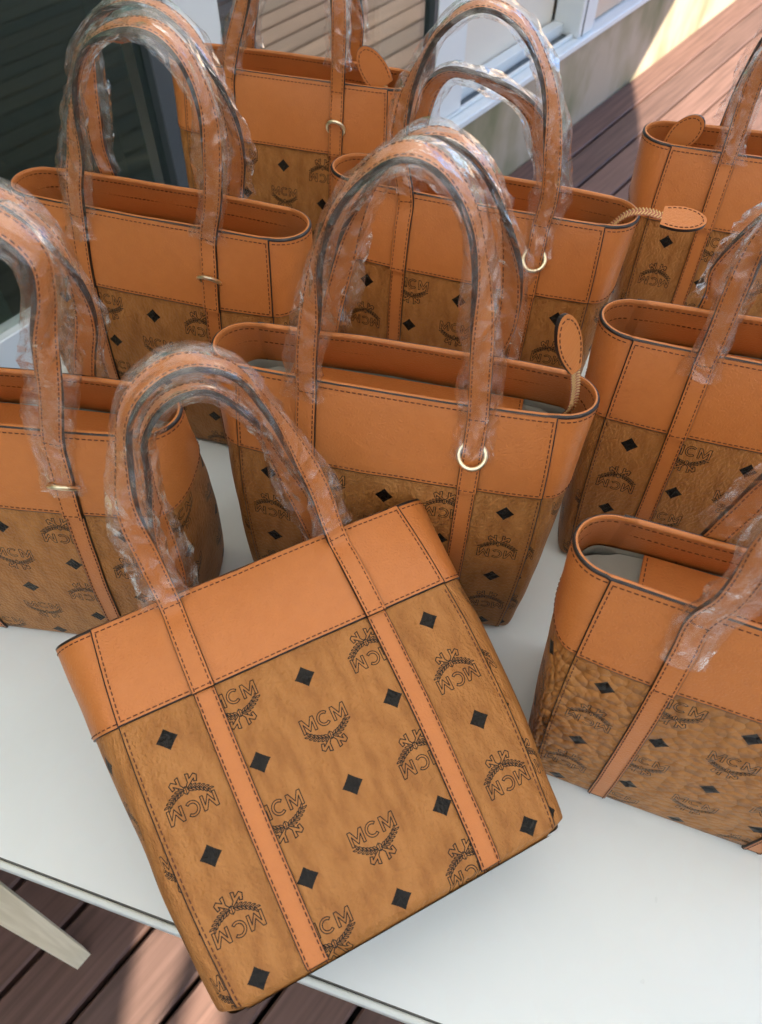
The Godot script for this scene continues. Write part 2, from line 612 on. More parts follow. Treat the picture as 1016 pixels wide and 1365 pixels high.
# A sail of pale cloth overhead keeps the sun off the table.
func build_canopy() -> void:
	var up := 2.44
	var s := sun_dir()
	var shift := Vector3(s.x / s.y, 0, s.z / s.y) * up
	var a := Acc.new()
	# outlines on the deck of the shade it throws, then lifted along the sun's rays
	for outline in [
		[Vector2(-3.6, -0.19), Vector2(0.55, -0.19), Vector2(0.92, -2.85), Vector2(1.0, -3.6), Vector2(-3.6, -4.2)],
		[Vector2(-3.6, 1.6), Vector2(-0.43, 1.6), Vector2(-0.373, -0.19), Vector2(-3.6, -0.19)],
		[Vector2(-0.29, 1.6), Vector2(0.55, 1.6), Vector2(0.553, -0.19), Vector2(-0.225, -0.19)],
		[Vector2(-0.57, 0.8), Vector2(-0.535, 0.8), Vector2(-0.252, -0.191), Vector2(-0.287, -0.191)],
		[Vector2(0.56, 1.6), Vector2(3.6, 1.6), Vector2(3.6, -1.60), Vector2(0.79, -1.86), Vector2(0.556, -0.19)],
	]:
		var top := []
		for p in outline: top.append(Vector3(p.x, up, p.y) + shift)
		var low := []
		for p in top: low.append(p - Vector3(0, 0.004, 0))
		a.poly(top)
		for k in top.size():
			var k2 := (k + 1) % top.size()
			a.poly([top[k], low[k], low[k2], top[k2]])
		low.reverse()
		a.poly(low)
	var o := build([[a, M.cloth]], "shade_sail")
	tag(o, "pale cloth shade sail stretched overhead above the white table", "shade sail")
	for p in [Vector3(-2.2, 0, 3.2), Vector3(2.0, 0, 3.1)]:
		var post := Acc.new()
		post.box(p - Vector3(0.04, 0, 0.04), p + Vector3(0.04, up + 0.02, 0.04), 0.006)
		build([[post, M.frame]], "post", o)


func build_tree() -> void:
	var specs := [
		[Vector3(4.6, -0.25, 2.4), 3.4, "broad green garden tree standing beyond the deck near its corner"],
		[Vector3(1.0, -0.25, 6.4), 3.0, "bushy green garden tree growing behind the front of the deck"],
		[Vector3(-4.6, -0.25, 4.2), 3.2, "dense green garden tree growing off the far side of the deck"],
	]
	for sp in specs:
		var t := Node3D.new()
		put(t, "garden_tree")
		t.position = sp[0]
		tag(t, sp[2], "tree", "garden trees round the deck")
		var tr := Acc.new()
		var rows := []
		for j in 7:
			var row := []
			for i in 9:
				var an := -i * TAU / 8
				var r := 0.11 - j * 0.011
				row.append(Vector3(cos(an) * r + j * j * 0.004, j * 0.3, sin(an) * r))
			rows.append(row)
		tr.grid(rows, [], [], true)
		build([[tr, M.bark]], "trunk", t)
		var q := Acc.new()
		q.poly([Vector3(0, 0, 0), Vector3(0.045, 0.01, 0.06), Vector3(0, 0, 0.14), Vector3(-0.045, 0.01, 0.06)], Vector3.UP)
		var mm := MultiMesh.new()
		mm.transform_format = MultiMesh.TRANSFORM_3D
		mm.instance_count = 5000
		mm.mesh = mesh_of([[q, M.leaf]])
		for k in mm.instance_count:
			var clump := k % 40
			rng.seed = 900 + clump
			var cc := Vector3(rng.randf_range(-1.2, 1.2), rng.randf_range(-0.9, 0.9), rng.randf_range(-1.2, 1.2))
			rng.seed = 5000 + k
			var p := cc + Vector3(rng.randfn(), rng.randfn(), rng.randfn()) * 0.26 + Vector3(0, sp[1] - 0.9, 0)
			mm.set_instance_transform(k, Transform3D(Basis.from_euler(Vector3(rng.randf_range(-1, 1), rng.randf() * TAU, rng.randf_range(-1, 1))), p))
		var crown := MultiMeshInstance3D.new()
		crown.multimesh = mm
		put(crown, "crown", t)
		tag(crown, "", "", "", "stuff")


func build_table() -> void:
	var t := Node3D.new()
	put(t, "table")
	t.position = Vector3(-0.149, 0, -0.088)
	t.rotation.y = -0.297
	tag(t, "long white laminate table carrying nine tan tote bags", "table")
	var x0 := -0.42
	var x1 := 0.80
	var d := 0.875
	var r := 0.004
	var top := Acc.new()
	top.grid([[Vector3(x0 + 0.0015, TOP, -0.0015), Vector3(x1 - 0.0015, TOP, -0.0015)], [Vector3(x0 + 0.0015, TOP, 0.0015 - d), Vector3(x1 - 0.0015, TOP, 0.0015 - d)]], [[Vector2(0, 0), Vector2(2, 0)], [Vector2(0, 1.4), Vector2(2, 1.4)]])
	var gap := Acc.new()
	gap.box(Vector3(x0 + 0.0004, TOP - 0.019, 0.0004 - d), Vector3(x1 - 0.0004, TOP - 0.0012, -0.0004), 0.0)
	build([[top, M.table]], "tabletop", t)
	build([[gap, M.table_gap]], "core", t)
	for e in [[Vector3(x0, 0, 0), Vector3(x1, 0, 0.0)], [Vector3(x1, 0, 0), Vector3(x1, 0, -d)], [Vector3(x1, 0, -d), Vector3(x0, 0, -d)], [Vector3(x0, 0, -d), Vector3(x0, 0, 0)]]:
		var a: Vector3 = e[0]
		var b: Vector3 = e[1]
		var along := (b - a).normalized()
		var out := along.cross(Vector3.UP)
		var rows := []
		for k in 8:
			var prof: Vector2 = [Vector2(0.0, 0.0), Vector2(0.0006, 0.0008), Vector2(0.002, 0.001), Vector2(0.0042, 0.0002), Vector2(0.0052, -0.002), Vector2(0.0052, -0.017), Vector2(0.004, -0.0195), Vector2(0, -0.02)][7 - k]
			var row := []
			for p in [a - along * 0.003, b + along * 0.003]: row.append(p + out * prof.x + Vector3.UP * (TOP - 0.0008 + prof.y))
			rows.append(row)
		var acc := Acc.new()
		acc.grid(rows)
		build([[acc, M.table_edge]], "edge_band", t)
	for p in [Vector2(x0 + 0.08, -0.10), Vector2(x1 - 0.08, -0.10), Vector2(x0 + 0.08, 0.08 - d), Vector2(x1 - 0.08, 0.08 - d)]:
		block("leg", Vector3(p.x - 0.018, 0, p.y - 0.018), Vector3(p.x + 0.018, TOP - 0.02, p.y + 0.018), M.table_leg, t, 0.003)


func build_chair() -> void:
	var c := Node3D.new()
	put(c, "wooden_chair")
	c.position = Vector3(-0.46, 0, -0.143)
	tag(c, "pale wooden chair whose tapered leg stands left of the table", "chair")
	var feet := [Vector3(0.0, 0, 0.0), Vector3(-0.40, 0, 0.05), Vector3(-0.05, 0, -0.40), Vector3(-0.45, 0, -0.35)]
	var tops := [Vector3(-0.055, 0.42, -0.055), Vector3(-0.36, 0.42, 0.02), Vector3(-0.07, 0.42, -0.36), Vector3(-0.42, 0.42, -0.33)]
	for k in 4:
		var f: Vector3 = feet[k]
		var g: Vector3 = tops[k]
		var ux := Vector3(0.80, 0, 0.60).normalized()
		var uz := Vector3(-0.60, 0, 0.80).normalized()
		var acc := Acc.new()
		var rows := []
		for j in 4:
			var q := f.lerp(g, j / 3.0)
			var wx := lerpf(0.009, 0.013, j / 3.0)
			var wz := lerpf(0.013, 0.021, j / 3.0)
			var row := []
			for s in [[-1, 1], [1, 1], [1, -1], [-1, -1], [-1, 1]]: row.append(q + ux * wx * s[0] + uz * wz * s[1])
			rows.append(row)
		for i in 4:
			acc.poly([rows[0][i], rows[0][i + 1], rows[3][i + 1], rows[3][i]], Vector3.ZERO, [Vector2(0, 0), Vector2(0.05, 0), Vector2(0.05, 0.4), Vector2(0, 0.4)])
		acc.poly([rows[0][3], rows[0][2], rows[0][1], rows[0][0]])
		acc.poly([rows[3][0], rows[3][1], rows[3][2], rows[3][3]])
		build([[acc, M.pale_wood]], "leg", c)
	block("seat", Vector3(-0.47, 0.42, -0.42), Vector3(-0.03, 0.45, 0.06), M.pale_wood, c, 0.006)
	block("backrest", Vector3(-0.50, 0.455, -0.42), Vector3(-0.47, 0.85, 0.06), M.pale_wood, c, 0.006)


# ---------------------------------------------------------------- the bags

func three(y: float, a: float, b: float, c: float) -> float:
	# through (0, a), (0.72, b), (1, c) of the height, smooth
	var t := clampf(y / BAG_H, 0.0, 1.0)
	var l0 := (t - 0.7244) * (t - 1.0) / 0.7244
	var l1 := t * (t - 1.0) / (0.7244 * -0.2756)
	var l2 := t * (t - 0.7244) / 0.2756
	return a * l0 + b * l1 + c * l2


func xm(y: float) -> float: return three(y, 0.1122, 0.1200, 0.1172)
func xe(y: float) -> float: return three(y, 0.1260, 0.1400, 0.1433)
func zc(y: float) -> float: return three(y, 0.0587, 0.0455, 0.0253)
func zm(y: float) -> float: return three(y, 0.0575, 0.0407, 0.0229)


# A point of the bag's outside: seg 0 front, 1 right end, 2 back, 3 left end; u runs anticlockwise as seen from above
func skin(seg: int, u: float, y: float) -> Vector3:
	var p: Vector3
	if seg % 2 == 0:
		var z := zc(y) + (zm(y) - zc(y)) * pow(absf(u), 2.6)
		p = Vector3(u * xm(y), y, z)
	else:
		var boxy := lerpf(0.62, 1.0, smoothstep(0.05, 0.24, y))
		var sn := pow(sin(u * PI), boxy)
		var cs := cos(u * PI)
		cs = signf(cs) * pow(absf(cs), boxy)
		p = Vector3(xm(y) + (xe(y) - xm(y)) * sn, y, zm(y) * cs)
	if seg >= 2: p = Vector3(-p.x, p.y, -p.z)
	var r := 0.007
	if y < r:
		var inset := r - sqrt(maxf(0.0, r * r - (r - y) * (r - y)))
		p.x -= signf(p.x) * inset * absf(p.x) / xe(y)
		p.z -= signf(p.z) * inset * absf(p.z) / zc(y)
	return p


func on_skin(seg: int, u: float, y: float, off: float) -> Vector3:
	var e := 0.004
	var du := skin(seg, u + e, y) - skin(seg, u - e, y)
	if seg % 2 == 1: du = skin(seg, minf(u + e, 1.0), y) - skin(seg, maxf(u - e, 0.0), y)
	var dv := skin(seg, u, y + 0.001) - skin(seg, u, y - 0.001)
	var n := du.cross(dv).normalized()
	var p := skin(seg, u, y)
	var d := dent * soft.get_noise_3dv(p * 10.0 + noise_at) * smoothstep(0.0, 0.03, y)
	return p + n * (off + d)


func skin_normal(seg: int, u: float, y: float) -> Vector3:
	var a := skin(seg, clampf(u + 0.01, -1.0, 1.0), y) - skin(seg, clampf(u - 0.01, -1.0 if seg % 2 == 0 else 0.0, 1.0), y)
	var b := skin(seg, u, y + 0.002) - skin(seg, u, y - 0.002)
	return a.cross(b).normalized()


# A sheet of leather or canvas on the bag's outside, with its own cut edges. us = [u0, u1] as functions of y.
func sheet(called: String, parent: Node, seg: int, us: Array, y0: float, y1: float, off: float, m: Material, nu := 30, nv := 24, tiled := false, lap := 0.0005) -> MeshInstance3D:
	var face := Acc.new()
	var rim := Acc.new()
	var rows := []
	var uvs := []
	var uv2s := []
	var inner := []
	for j in nv + 1:
		var y := lerpf(y0, y1, float(j) / nv)
		var a: float = us[0].call(y)
		var b: float = us[1].call(y)
		var row := []
		var uvr := []
		var uv2r := []
		var inr := []
		for i in nu + 1:
			var u := lerpf(a, b, float(i) / nu)
			var p := on_skin(seg, u, y, off)
			row.append(p)
			inr.append(on_skin(seg, u, y, minf(off - 0.0016, -0.0004)))
			var x := u * xm(y)
			if seg % 2 == 1: x = 0.1172 + 0.0475 + (u - 0.5) * (zm(y) * 2.0 + 0.02) + (0.0 if seg == 1 else 0.095)
			if tiled: uvr.append(Vector2(x / TILE.x, -(y - 0.162) / TILE.y))
			else: uvr.append(Vector2(x + noise_at.x, y + noise_at.y))
			uv2r.append(Vector2(x + noise_at.x, y * 0.6 + noise_at.y + seg * 0.31))
		rows.append(row)
		uvs.append(uvr)
		uv2s.append(uv2r)
		inner.append(inr)
	face.grid(rows, uvs, uv2s)
	# cut edges all round
	var lapped := []
	for j in nv + 1:
		var y := lerpf(y0, y1, float(j) / nv)
		var ua: float = us[0].call(y)
		var ub: float = us[1].call(y)
		var lap_u := lap / xm(y) if seg % 2 == 0 else lap * 0.0
		lapped.append([on_skin(seg, ua + lap_u, y, off + 0.00018), on_skin(seg, ub - lap_u, y, off + 0.00018)])
	var foot_row := []
	for i in nu + 1:
		var u := lerpf(us[0].call(y0 + lap), us[1].call(y0 + lap), float(i) / nu)
		foot_row.append(on_skin(seg, u, y0 + lap, off + 0.00018))
	rim.grid([inner[0], rows[0].map(func(p): return p), foot_row])
	rim.grid([rows[nv], inner[nv]])
	var l := []
	var li := []
	var r := []
	var ri := []
	var ll := []
	var rr := []
	for j in nv + 1:
		l.append(rows[j][0])
		li.append(inner[j][0])
		r.append(rows[j][nu])
		ri.append(inner[j][nu])
		ll.append(lapped[j][0])
		rr.append(lapped[j][1])
	rim.grid([ll, l, li])
	rim.grid([ri, r, rr])
	return build([[face, m], [rim, M.edge]], called, parent)


func stitch_line(acc: Acc, pts: Array, nors: Array, pitch := 0.0043, size := 0.0029) -> void:
	# pts finely sampled; a stitch every pitch metres
	var due := pitch * 0.5
	for i in pts.size() - 1:
		var a: Vector3 = pts[i]
		var b: Vector3 = pts[i + 1]
		var l := a.distance_to(b)
		if l < 1e-6: continue
		var d := (b - a) / l
		while due <= l:
			var c := a + d * due
			var n: Vector3 = nors[i]
			var s := d.cross(n).normalized()
			var w := s * 0.00042
			var up := n * 0.00042
			var e := d * size * 0.5
			var q := [c - e - w, c + e - w, c + e + w, c - e + w]
			var t := [c - e * 0.72 - w * 0.6 + up, c + e * 0.72 - w * 0.6 + up, c + e * 0.72 + w * 0.6 + up, c - e * 0.72 + w * 0.6 + up]
			acc.poly([t[3], t[2], t[1], t[0]])
			for k in 4:
				var k2 := (k + 1) % 4
				acc.poly([q[k2], q[k], t[k], t[k2]])
			due += pitch
		due -= l


func seam(acc: Acc, seg: int, u: Callable, y: Callable, off: float, n := 80) -> void:
	var pts := []
	var nors := []
	for i in n + 1:
		var f := float(i) / n
		pts.append(on_skin(seg, u.call(f), y.call(f), off))
		nors.append(skin_normal(seg, u.call(f), y.call(f)))
	stitch_line(acc, pts, nors)


func catmull(raw: Array, step: float) -> Array:
	var c := Curve3D.new()
	c.bake_interval = step
	for i in raw.size():
		var p: Vector3 = raw[i]
		var t: Vector3 = (raw[mini(i + 1, raw.size() - 1)] - raw[maxi(i - 1, 0)])
		var a: float = p.distance_to(raw[maxi(i - 1, 0)])
		var b: float = p.distance_to(raw[mini(i + 1, raw.size() - 1)])
		t = t.normalized()
		c.add_point(p, -t * a * 0.33, t * b * 0.33)
	var out := []
	var n := int(c.get_baked_length() / step)
	for i in n + 1: out.append(c.sample_baked(c.get_baked_length() * i / n, true))
	return out


# One flat handle that lies on the bag's face, rises past the rim and turns edge-on over the top.
# free = points above the rim, face = 1 on the front, -1 on the back, film = heights where the plastic sleeve begins and ends
func handle(bag: Node3D, free: Array, face: float, film: Array, twist := 0.95, slack := 1.0, sd := 1) -> void:
	var seg := 0 if face > 0 else 2
	var raw := []
	var off := 0.0042
	for y in [0.1805, 0.200, 0.222, 0.242]: raw.append(on_skin(seg, face * -sx(y) / xm(y), y, off))
	for p in free: raw.append(p)
	for y in [0.242, 0.222, 0.200, 0.1805]: raw.append(on_skin(seg, face * sx(y) / xm(y), y, off))
	var path := catmull(raw, 0.005)
	var n := path.size()
	var foot := Vector3(0, BAG_H, 0.030 * face)
	var apex := foot
	for p in free:
		if Vector3(0, p.y, p.z).distance_to(foot) > apex.distance_to(foot) and p.y > BAG_H: apex = Vector3(0, p.y, p.z)
	var rise := (apex - foot).normalized()
	var flat := Vector3.RIGHT.cross(rise)
	var mid := foot + rise * 0.07
	var N := []
	var T := []
	var tall := []
	for i in n:
		var t: Vector3 = (path[mini(i + 1, n - 1)] - path[maxi(i - 1, 0)]).normalized()
		var p: Vector3 = path[i]
		var y := BAG_H + (p - foot).dot(rise) if p.y > BAG_H else p.y
		tall.append(y)
		var rad := t.cross(flat)
		if rad.dot(p - mid) < 0: rad = -rad
		var k := smoothstep(0.27, 0.395, y) * twist
		var base := flat * face
		if p.y < BAG_H: base = skin_normal(seg, face * signf(p.x) * sx(p.y) / xm(p.y), p.y)
		elif y < 0.275: base = skin_normal(seg, face * signf(p.x) * 0.53, BAG_H - 0.002).lerp(base, smoothstep(0.25, 0.275, y))
		var nn := base.lerp(rad, k).normalized()
		nn = (nn - t * nn.dot(t)).normalized()
		N.append(nn)
		T.append(t)
	var leather := Acc.new()
	var dark := Acc.new()
	var W := 0.0077
	var H := 0.0021
	var outer := []
	var inner := []
	var ea := []
	var eb := []
	var uvo := []
	var length := 0.0
	for i in n:
		var p: Vector3 = path[i]
		var b: Vector3 = T[i].cross(N[i])
		var nn: Vector3 = N[i]
		if i: length += p.distance_to(path[i - 1])
		var ro := []
		var ri := []
		var uo := []
		for k in 5:
			var f := (k - 2) / 2.0
			ro.append(p + b * f * (W - 0.0005) + nn * (H + 0.0004 * (1 - f * f)))
			ri.append(p - b * f * (W - 0.0005) - nn * (H + 0.0002 * (1 - f * f)))
			uo.append(Vector2(f * W + 0.1 * sd, length))
		outer.append(ro)
		inner.append(ri)
		uvo.append(uo)
		ea.append([p + b * (W - 0.0005) + nn * H, p + b * W + nn * H * 0.6, p + b * W - nn * H * 0.6, p + b * (W - 0.0005) - nn * H])
		eb.append([p - b * (W - 0.0005) - nn * H, p - b * W - nn * H * 0.6, p - b * W + nn * H * 0.6, p - b * (W - 0.0005) + nn * H])
	leather.grid(outer, uvo, [], true)
	leather.grid(inner, uvo, [], true)
	dark.grid(ea, [], [], true)
	dark.grid(eb, [], [], true)
	for i in [0, n - 1]:
		var b: Vector3 = T[i].cross(N[i])
		var p: Vector3 = path[i]
		var nn: Vector3 = N[i]
		var q := [p + b * W + nn * H, p - b * W + nn * H, p - b * W - nn * H, p + b * W - nn * H]
		if i == 0: q.reverse()
		dark.poly(q)
	var o := build([[leather, M.leather], [dark, M.edge]], "handle", bag)
	# stitches along both edges and across the tabs
	var st := Acc.new()
	for side in [-1.0, 1.0]:
		for f in [1.0, -1.0]:
			var pts := []
			var nors := []
			for i in n:
				var b: Vector3 = T[i].cross(N[i])
				pts.append(path[i] + b * side * (W - 0.0021) + N[i] * f * (H + 0.0001))
				nors.append(N[i] * f)
			if f < 0:
				pts = pts.slice(14, n - 14)
				nors = nors.slice(14, n - 14)
			stitch_line(st, pts, nors)
	for at in [0, 13, n - 14, n - 1]:
		var i: int = clampi(at, 0, n - 1)
		var b: Vector3 = T[i].cross(N[i])
		var c: Vector3 = path[i] + N[i] * (H + 0.0003)
		if at == 0: c += T[i] * 0.0022
		if at == n - 1: c -= T[i] * 0.0022
		stitch_line(st, [c - b * (W - 0.002), c + b * (W - 0.002)], [N[i], N[i]])
	tag(build([[st, M.thread]], "stitching", o), "", "", "", "stuff")
	if film: sleeve(o, path, T, N, tall, film, slack, sd)


# A crinkled sleeve of clear film round a handle
func sleeve(o: Node3D, path: Array, T: Array, N: Array, tall: Array, film: Array, slack: float, sd: int) -> void:
	var n := path.size()
	var i0 := 0
	while i0 < n / 2 and tall[i0] < film[0]: i0 += 1
	var i1 := n - 1
	while i1 > n / 2 and tall[i1] < film[1]: i1 -= 1
	var m := 20
	var acc := Acc.new()
	var skip := 1
	var steps := (i1 - i0) / skip
	rng.seed = 700 + sd
	var sheets := [acc, Acc.new()]
	for layer in 2:
		var tight := 1.0 if layer == 0 else 0.93
		acc = sheets[layer]
		var rows := []
		for q in steps + 1:
			var i := mini(i0 + q * skip, n - 1)
			var b: Vector3 = T[i].cross(N[i])
			var end := minf(q, steps - q)
			var flare := 1.0 + 0.35 * exp(-end / 1.4) - 0.10 * exp(-absf(end - 4.0) / 2.0)
			var s := i * 0.005
			var spin := 16.0 * s * (1.0 if sd % 2 else -1.0) + 2.4 * soft.get_noise_2d(s * 9.0, sd * 5.0)
			var row := []
			for k in m:
				var an := TAU * k / m
				var big := soft.get_noise_3d(cos(an) * 0.7 + sd * 7.1, sin(an) * 0.7, s * 11.0)
				# folds that wind round the strap, sharp on their crests
				var fold := 1.0 - absf(sin(2.0 * an + spin * 1.6)) * 1.7
				var fine := crease.get_noise_3d(cos(an) * 0.9 + sd * 3.3, sin(an) * 0.9, s * 17.0)
				var busy := clampf(0.55 + 1.3 * soft.get_noise_2d(s * 14.0 + layer * 9.0, sd * 2.7), 0.12, 1.3)
				fold *= busy
				fine *= busy
				var rw := 0.0108 * flare + slack * (0.0024 + 0.0072 * big + 0.0018 * fold + 0.0028 * fine)
				var rn := 0.0050 * flare + slack * (0.0014 + 0.0040 * big + 0.0025 * fold + 0.0025 * fine)
				rw = maxf(rw, 0.0093)
				rn = maxf(rn, 0.0036)
				var along := rng.randf_range(-0.0007, 0.0007)
				if end < 1.0: along *= 2.5
				row.append(path[i] + b * cos(an) * maxf(rw * tight, 0.0087) + N[i] * sin(an) * maxf(rn * tight, 0.0032) + T[i] * along)
			rows.append(row)
		var uvs := []
		for q in rows.size():
			var uvr := []
			rows[q].append(rows[q][0])
			for k in m + 1: uvr.append(Vector2(k * 0.0042 + layer * 0.3 + sd * 0.13, q * 0.005))
			uvs.append(uvr)
		acc.grid(rows, uvs)
	build([[sheets[0], M.film], [sheets[1], M.gloss_film]], "plastic_sleeve", o)


func sx(y: float) -> float: return three(y, 0.0610, 0.0629, 0.0625)


func bag(label: String, pebbled: bool, at: Vector3, turn: Vector3, sd: int) -> Node3D:
	var g := Node3D.new()
	put(g, "tote_bag")
	g.transform = Transform3D(Basis(Vector3.UP, turn.x) * Basis(Vector3.RIGHT, turn.y) * Basis(Vector3.BACK, turn.z), at + Vector3(0, TOP, 0))
	tag(g, label, "tote bag", "tan printed tote bags on the white table")
	noise_at = Vector3(sd * 3.17, sd * 1.71, sd * 0.93)
	var cm: Material = M.pebbled_canvas if pebbled else M.canvas
	var full0 := func(_y: float) -> float: return -1.0
	var full1 := func(_y: float) -> float: return 1.0
	var half0 := func(_y: float) -> float: return 0.0
	for seg in [0, 2]:
		sheet("canvas_panel", g, seg, [full0, full1], 0.0, BAND_Y + 0.004, 0.0014, cm, 40, 36, true, 0.0007)
		sheet("leather_band", g, seg, [full0, full1], BAND_Y, BAG_H, 0.0030, M.leather, 40, 12, false, 0.0008)
	for seg in [1, 3]:
		sheet("end_panel", g, seg, [half0, full1], 0.0, BAND_Y + 0.004, 0.0002, cm, 22, 36, true)
		sheet("end_band", g, seg, [half0, full1], BAND_Y, BAG_H, 0.0016, M.leather, 22, 12)
	# base
	var bottom := Acc.new()
	var ring := []
	for seg in 4:
		for i in 12:
			var u := (-1.0 + i / 6.0) if seg % 2 == 0 else i / 12.0
			ring.append(skin(seg, u, 0.0))
	for i in ring.size():
		var a: Vector3 = ring[i]
		var b: Vector3 = ring[(i + 1) % ring.size()]
		bottom.poly([Vector3(0, 0.0002, 0), a, b].map(func(p): return p))
	for i in bottom.n.size(): bottom.n[i] = Vector3.DOWN
	build([[bottom, cm]], "base_panel", g)
	# straps below the handles, and their run under the base
	for seg in [0, 2]:
		for s in [-1.0, 1.0]:
			var l := func(y: float) -> float: return (s * sx(y) - 0.0072) / xm(y)
			var r := func(y: float) -> float: return (s * sx(y) + 0.0072) / xm(y)
			sheet("strap", g, seg, [l, r], 0.0042, BAND_Y + 0.003, 0.0030, M.leather, 4, 40)
	# rim
	var prof := [Vector2(0.0030, 0.2490), Vector2(0.0029, 0.2502), Vector2(0.0020, 0.2510), Vector2(0.0012, 0.2512), Vector2(0.0, 0.2515), Vector2(-0.0012, 0.2510), Vector2(-0.0018, 0.2495), Vector2(-0.0018, 0.2050)]
	var loops := []
	var uvl := []
	for p in prof:
		var row := []
		var uvr := []
		for seg in 4:
			for i in 28:
				var u := (-1.0 + i / 14.0) if seg % 2 == 0 else i / 28.0
				var k := 1.0
				var q := on_skin(seg, u, minf(p.y, 0.249), p.x - (0.0 if p.x < 0 else (0.0 if seg % 2 == 0 else 0.0012)))
				q.y = p.y
				row.append(q * Vector3(1, k, 1))
				uvr.append(Vector2(seg * 0.2 + u * 0.1, p.y))
		row.append(row[0])
		uvr.append(uvr[0])
		loops.append(row)
		uvl.append(uvr)
	var dark := Acc.new()
	dark.grid(loops.slice(0, 4), uvl.slice(0, 4))
	var lip := Acc.new()
	lip.grid(loops.slice(3, 7), uvl.slice(3, 7))
	build([[dark, M.edge], [lip, M.leather]], "rim", g)
	var fac := Acc.new()
	fac.grid(loops.slice(6, 8), uvl.slice(6, 8))
	build([[fac, M.leather]], "facing", g)
	# lining and the zip placket inside
	var deep := []
	for y in [0.2055, 0.15, 0.07, 0.02]:
		var row := []
		for seg in 4:
			for i in 20:
				var u := (-1.0 + i / 10.0) if seg % 2 == 0 else i / 20.0
				var q := on_skin(seg, u, maxf(y, 0.02), -0.0028)
				row.append(q)
		row.append(row[0])
		deep.append(row)
	var lin_acc := Acc.new()
	lin_acc.grid(deep)
	for i in deep[3].size() - 1: lin_acc.poly([Vector3(0, 0.02, 0), deep[3][i], deep[3][i + 1]], Vector3.UP)
	build([[lin_acc, M.lining]], "lining", g)
	for e in [-1.0, 1.0]:
		var gr := []
		for j in 9:
			var f := j / 8.0
			var gx := lerpf(0.080, xe(0.21) - 0.0035, f)
			var half := zc(0.21) - 0.004 if gx < xm(0.21) - 0.01 else maxf(0.0005, (zm(0.21) - 0.0032) * sqrt(maxf(0.0, 1.0 - pow(maxf(0.0, gx - xm(0.21) + 0.01) / (xe(0.21) - xm(0.21) + 0.01), 2.0))))
			var row := []
			for i in 9:
				var q := i / 4.0 - 1.0
				var sag := 0.010 * sin(f * 2.6) * (1.0 - 0.5 * q * q) + 0.0016 * sin(gx * 900.0 + q * 2.0)
				row.append(Vector3(gx * e, 0.2050 - sag, half * q))
			gr.append(row)
		var gus := Acc.new()
		gus.grid(gr, [], [], e < 0)
		build([[gus, M.lining]], "lining_gusset", g)
	var pl := Acc.new()
	for s in [-1.0, 1.0]:
		pl.box(Vector3(-0.094, 0.2045, minf(s * 0.0045, s * 0.0335)), Vector3(0.094, 0.2070, maxf(s * 0.0045, s * 0.0335)), 0.0008)
	build([[pl, M.leather]], "zip_placket", g)
	var zp := Acc.new()
	zp.box(Vector3(-0.088, 0.2040, -0.0044), Vector3(0.098, 0.2054, 0.0044), 0.0)
	build([[zp, M.tape]], "zipper", g)
	# stitching
	var st := Acc.new()
	for seg in 4:
		var a := -0.985 if seg % 2 == 0 else 0.02
		var o1 := 0.0031 if seg % 2 == 0 else 0.0017
		var u := func(f: float) -> float: return lerpf(a, 0.985, f)
		seam(st, seg, u, func(_f: float) -> float: return 0.2462, o1)
		seam(st, seg, u, func(_f: float) -> float: return BAND_Y + 0.0027, o1)
		seam(st, seg, u, func(_f: float) -> float: return 0.2462, -0.0021)
		seam(st, seg, u, func(_f: float) -> float: return 0.2300, -0.0021)
	for seg in [0, 2]:
		for s in [-1.0, 1.0]:
			seam(st, seg, func(f: float) -> float: var y := lerpf(0.004, BAND_Y - 0.002, f); return s * (1.0 - 0.0026 / xm(y)), func(f: float) -> float: return lerpf(0.004, BAND_Y - 0.002, f), 0.0015)
			seam(st, seg, func(f: float) -> float: var y := lerpf(BAND_Y + 0.003, 0.247, f); return s * (1.0 - 0.0028 / xm(y)), func(f: float) -> float: return lerpf(BAND_Y + 0.003, 0.247, f), 0.0031)
			for e in [-1.0, 1.0]:
				seam(st, seg, func(f: float) -> float: var y := lerpf(0.003, BAND_Y, f); return (s * sx(y) + e * 0.0054) / xm(y), func(f: float) -> float: return lerpf(0.003, BAND_Y, f), 0.0035)
	# placket stitches
	for s in [-1.0, 1.0]:
		stitch_line(st, [Vector3(-0.092, 0.2071, s * 0.0065), Vector3(0.092, 0.2071, s * 0.0065)], [Vector3.UP, Vector3.UP])
		for e in [-1.0, 1.0]: stitch_line(st, [Vector3(e * 0.0915, 0.2071, s * 0.006), Vector3(e * 0.0915, 0.2071, s * 0.031)], [Vector3.UP, Vector3.UP])
	tag(build([[st, M.thread]], "stitching", g), "", "", "", "stuff")
	return g


# A ring of pale gold metal at the foot of a handle
func ring_on(g: Node3D, x: float, y: float, tilt: float) -> void:
	var acc := Acc.new()
	var rows := []
	for i in 33:
		var a := TAU * i / 32
		var row := []
		for k in 11:
			var b := TAU * k / 10
			row.append(Vector3(cos(a), sin(a), 0) * (0.0098 + 0.0019 * cos(b)) + Vector3(0, 0, 0.0019 * sin(b)))
		rows.append(row)
	acc.grid(rows)
	var o := build([[acc, M.gold]], "ring", g)
	o.position = on_skin(0, x / xm(y), y, 0.0060)
	o.rotation.x = -tilt


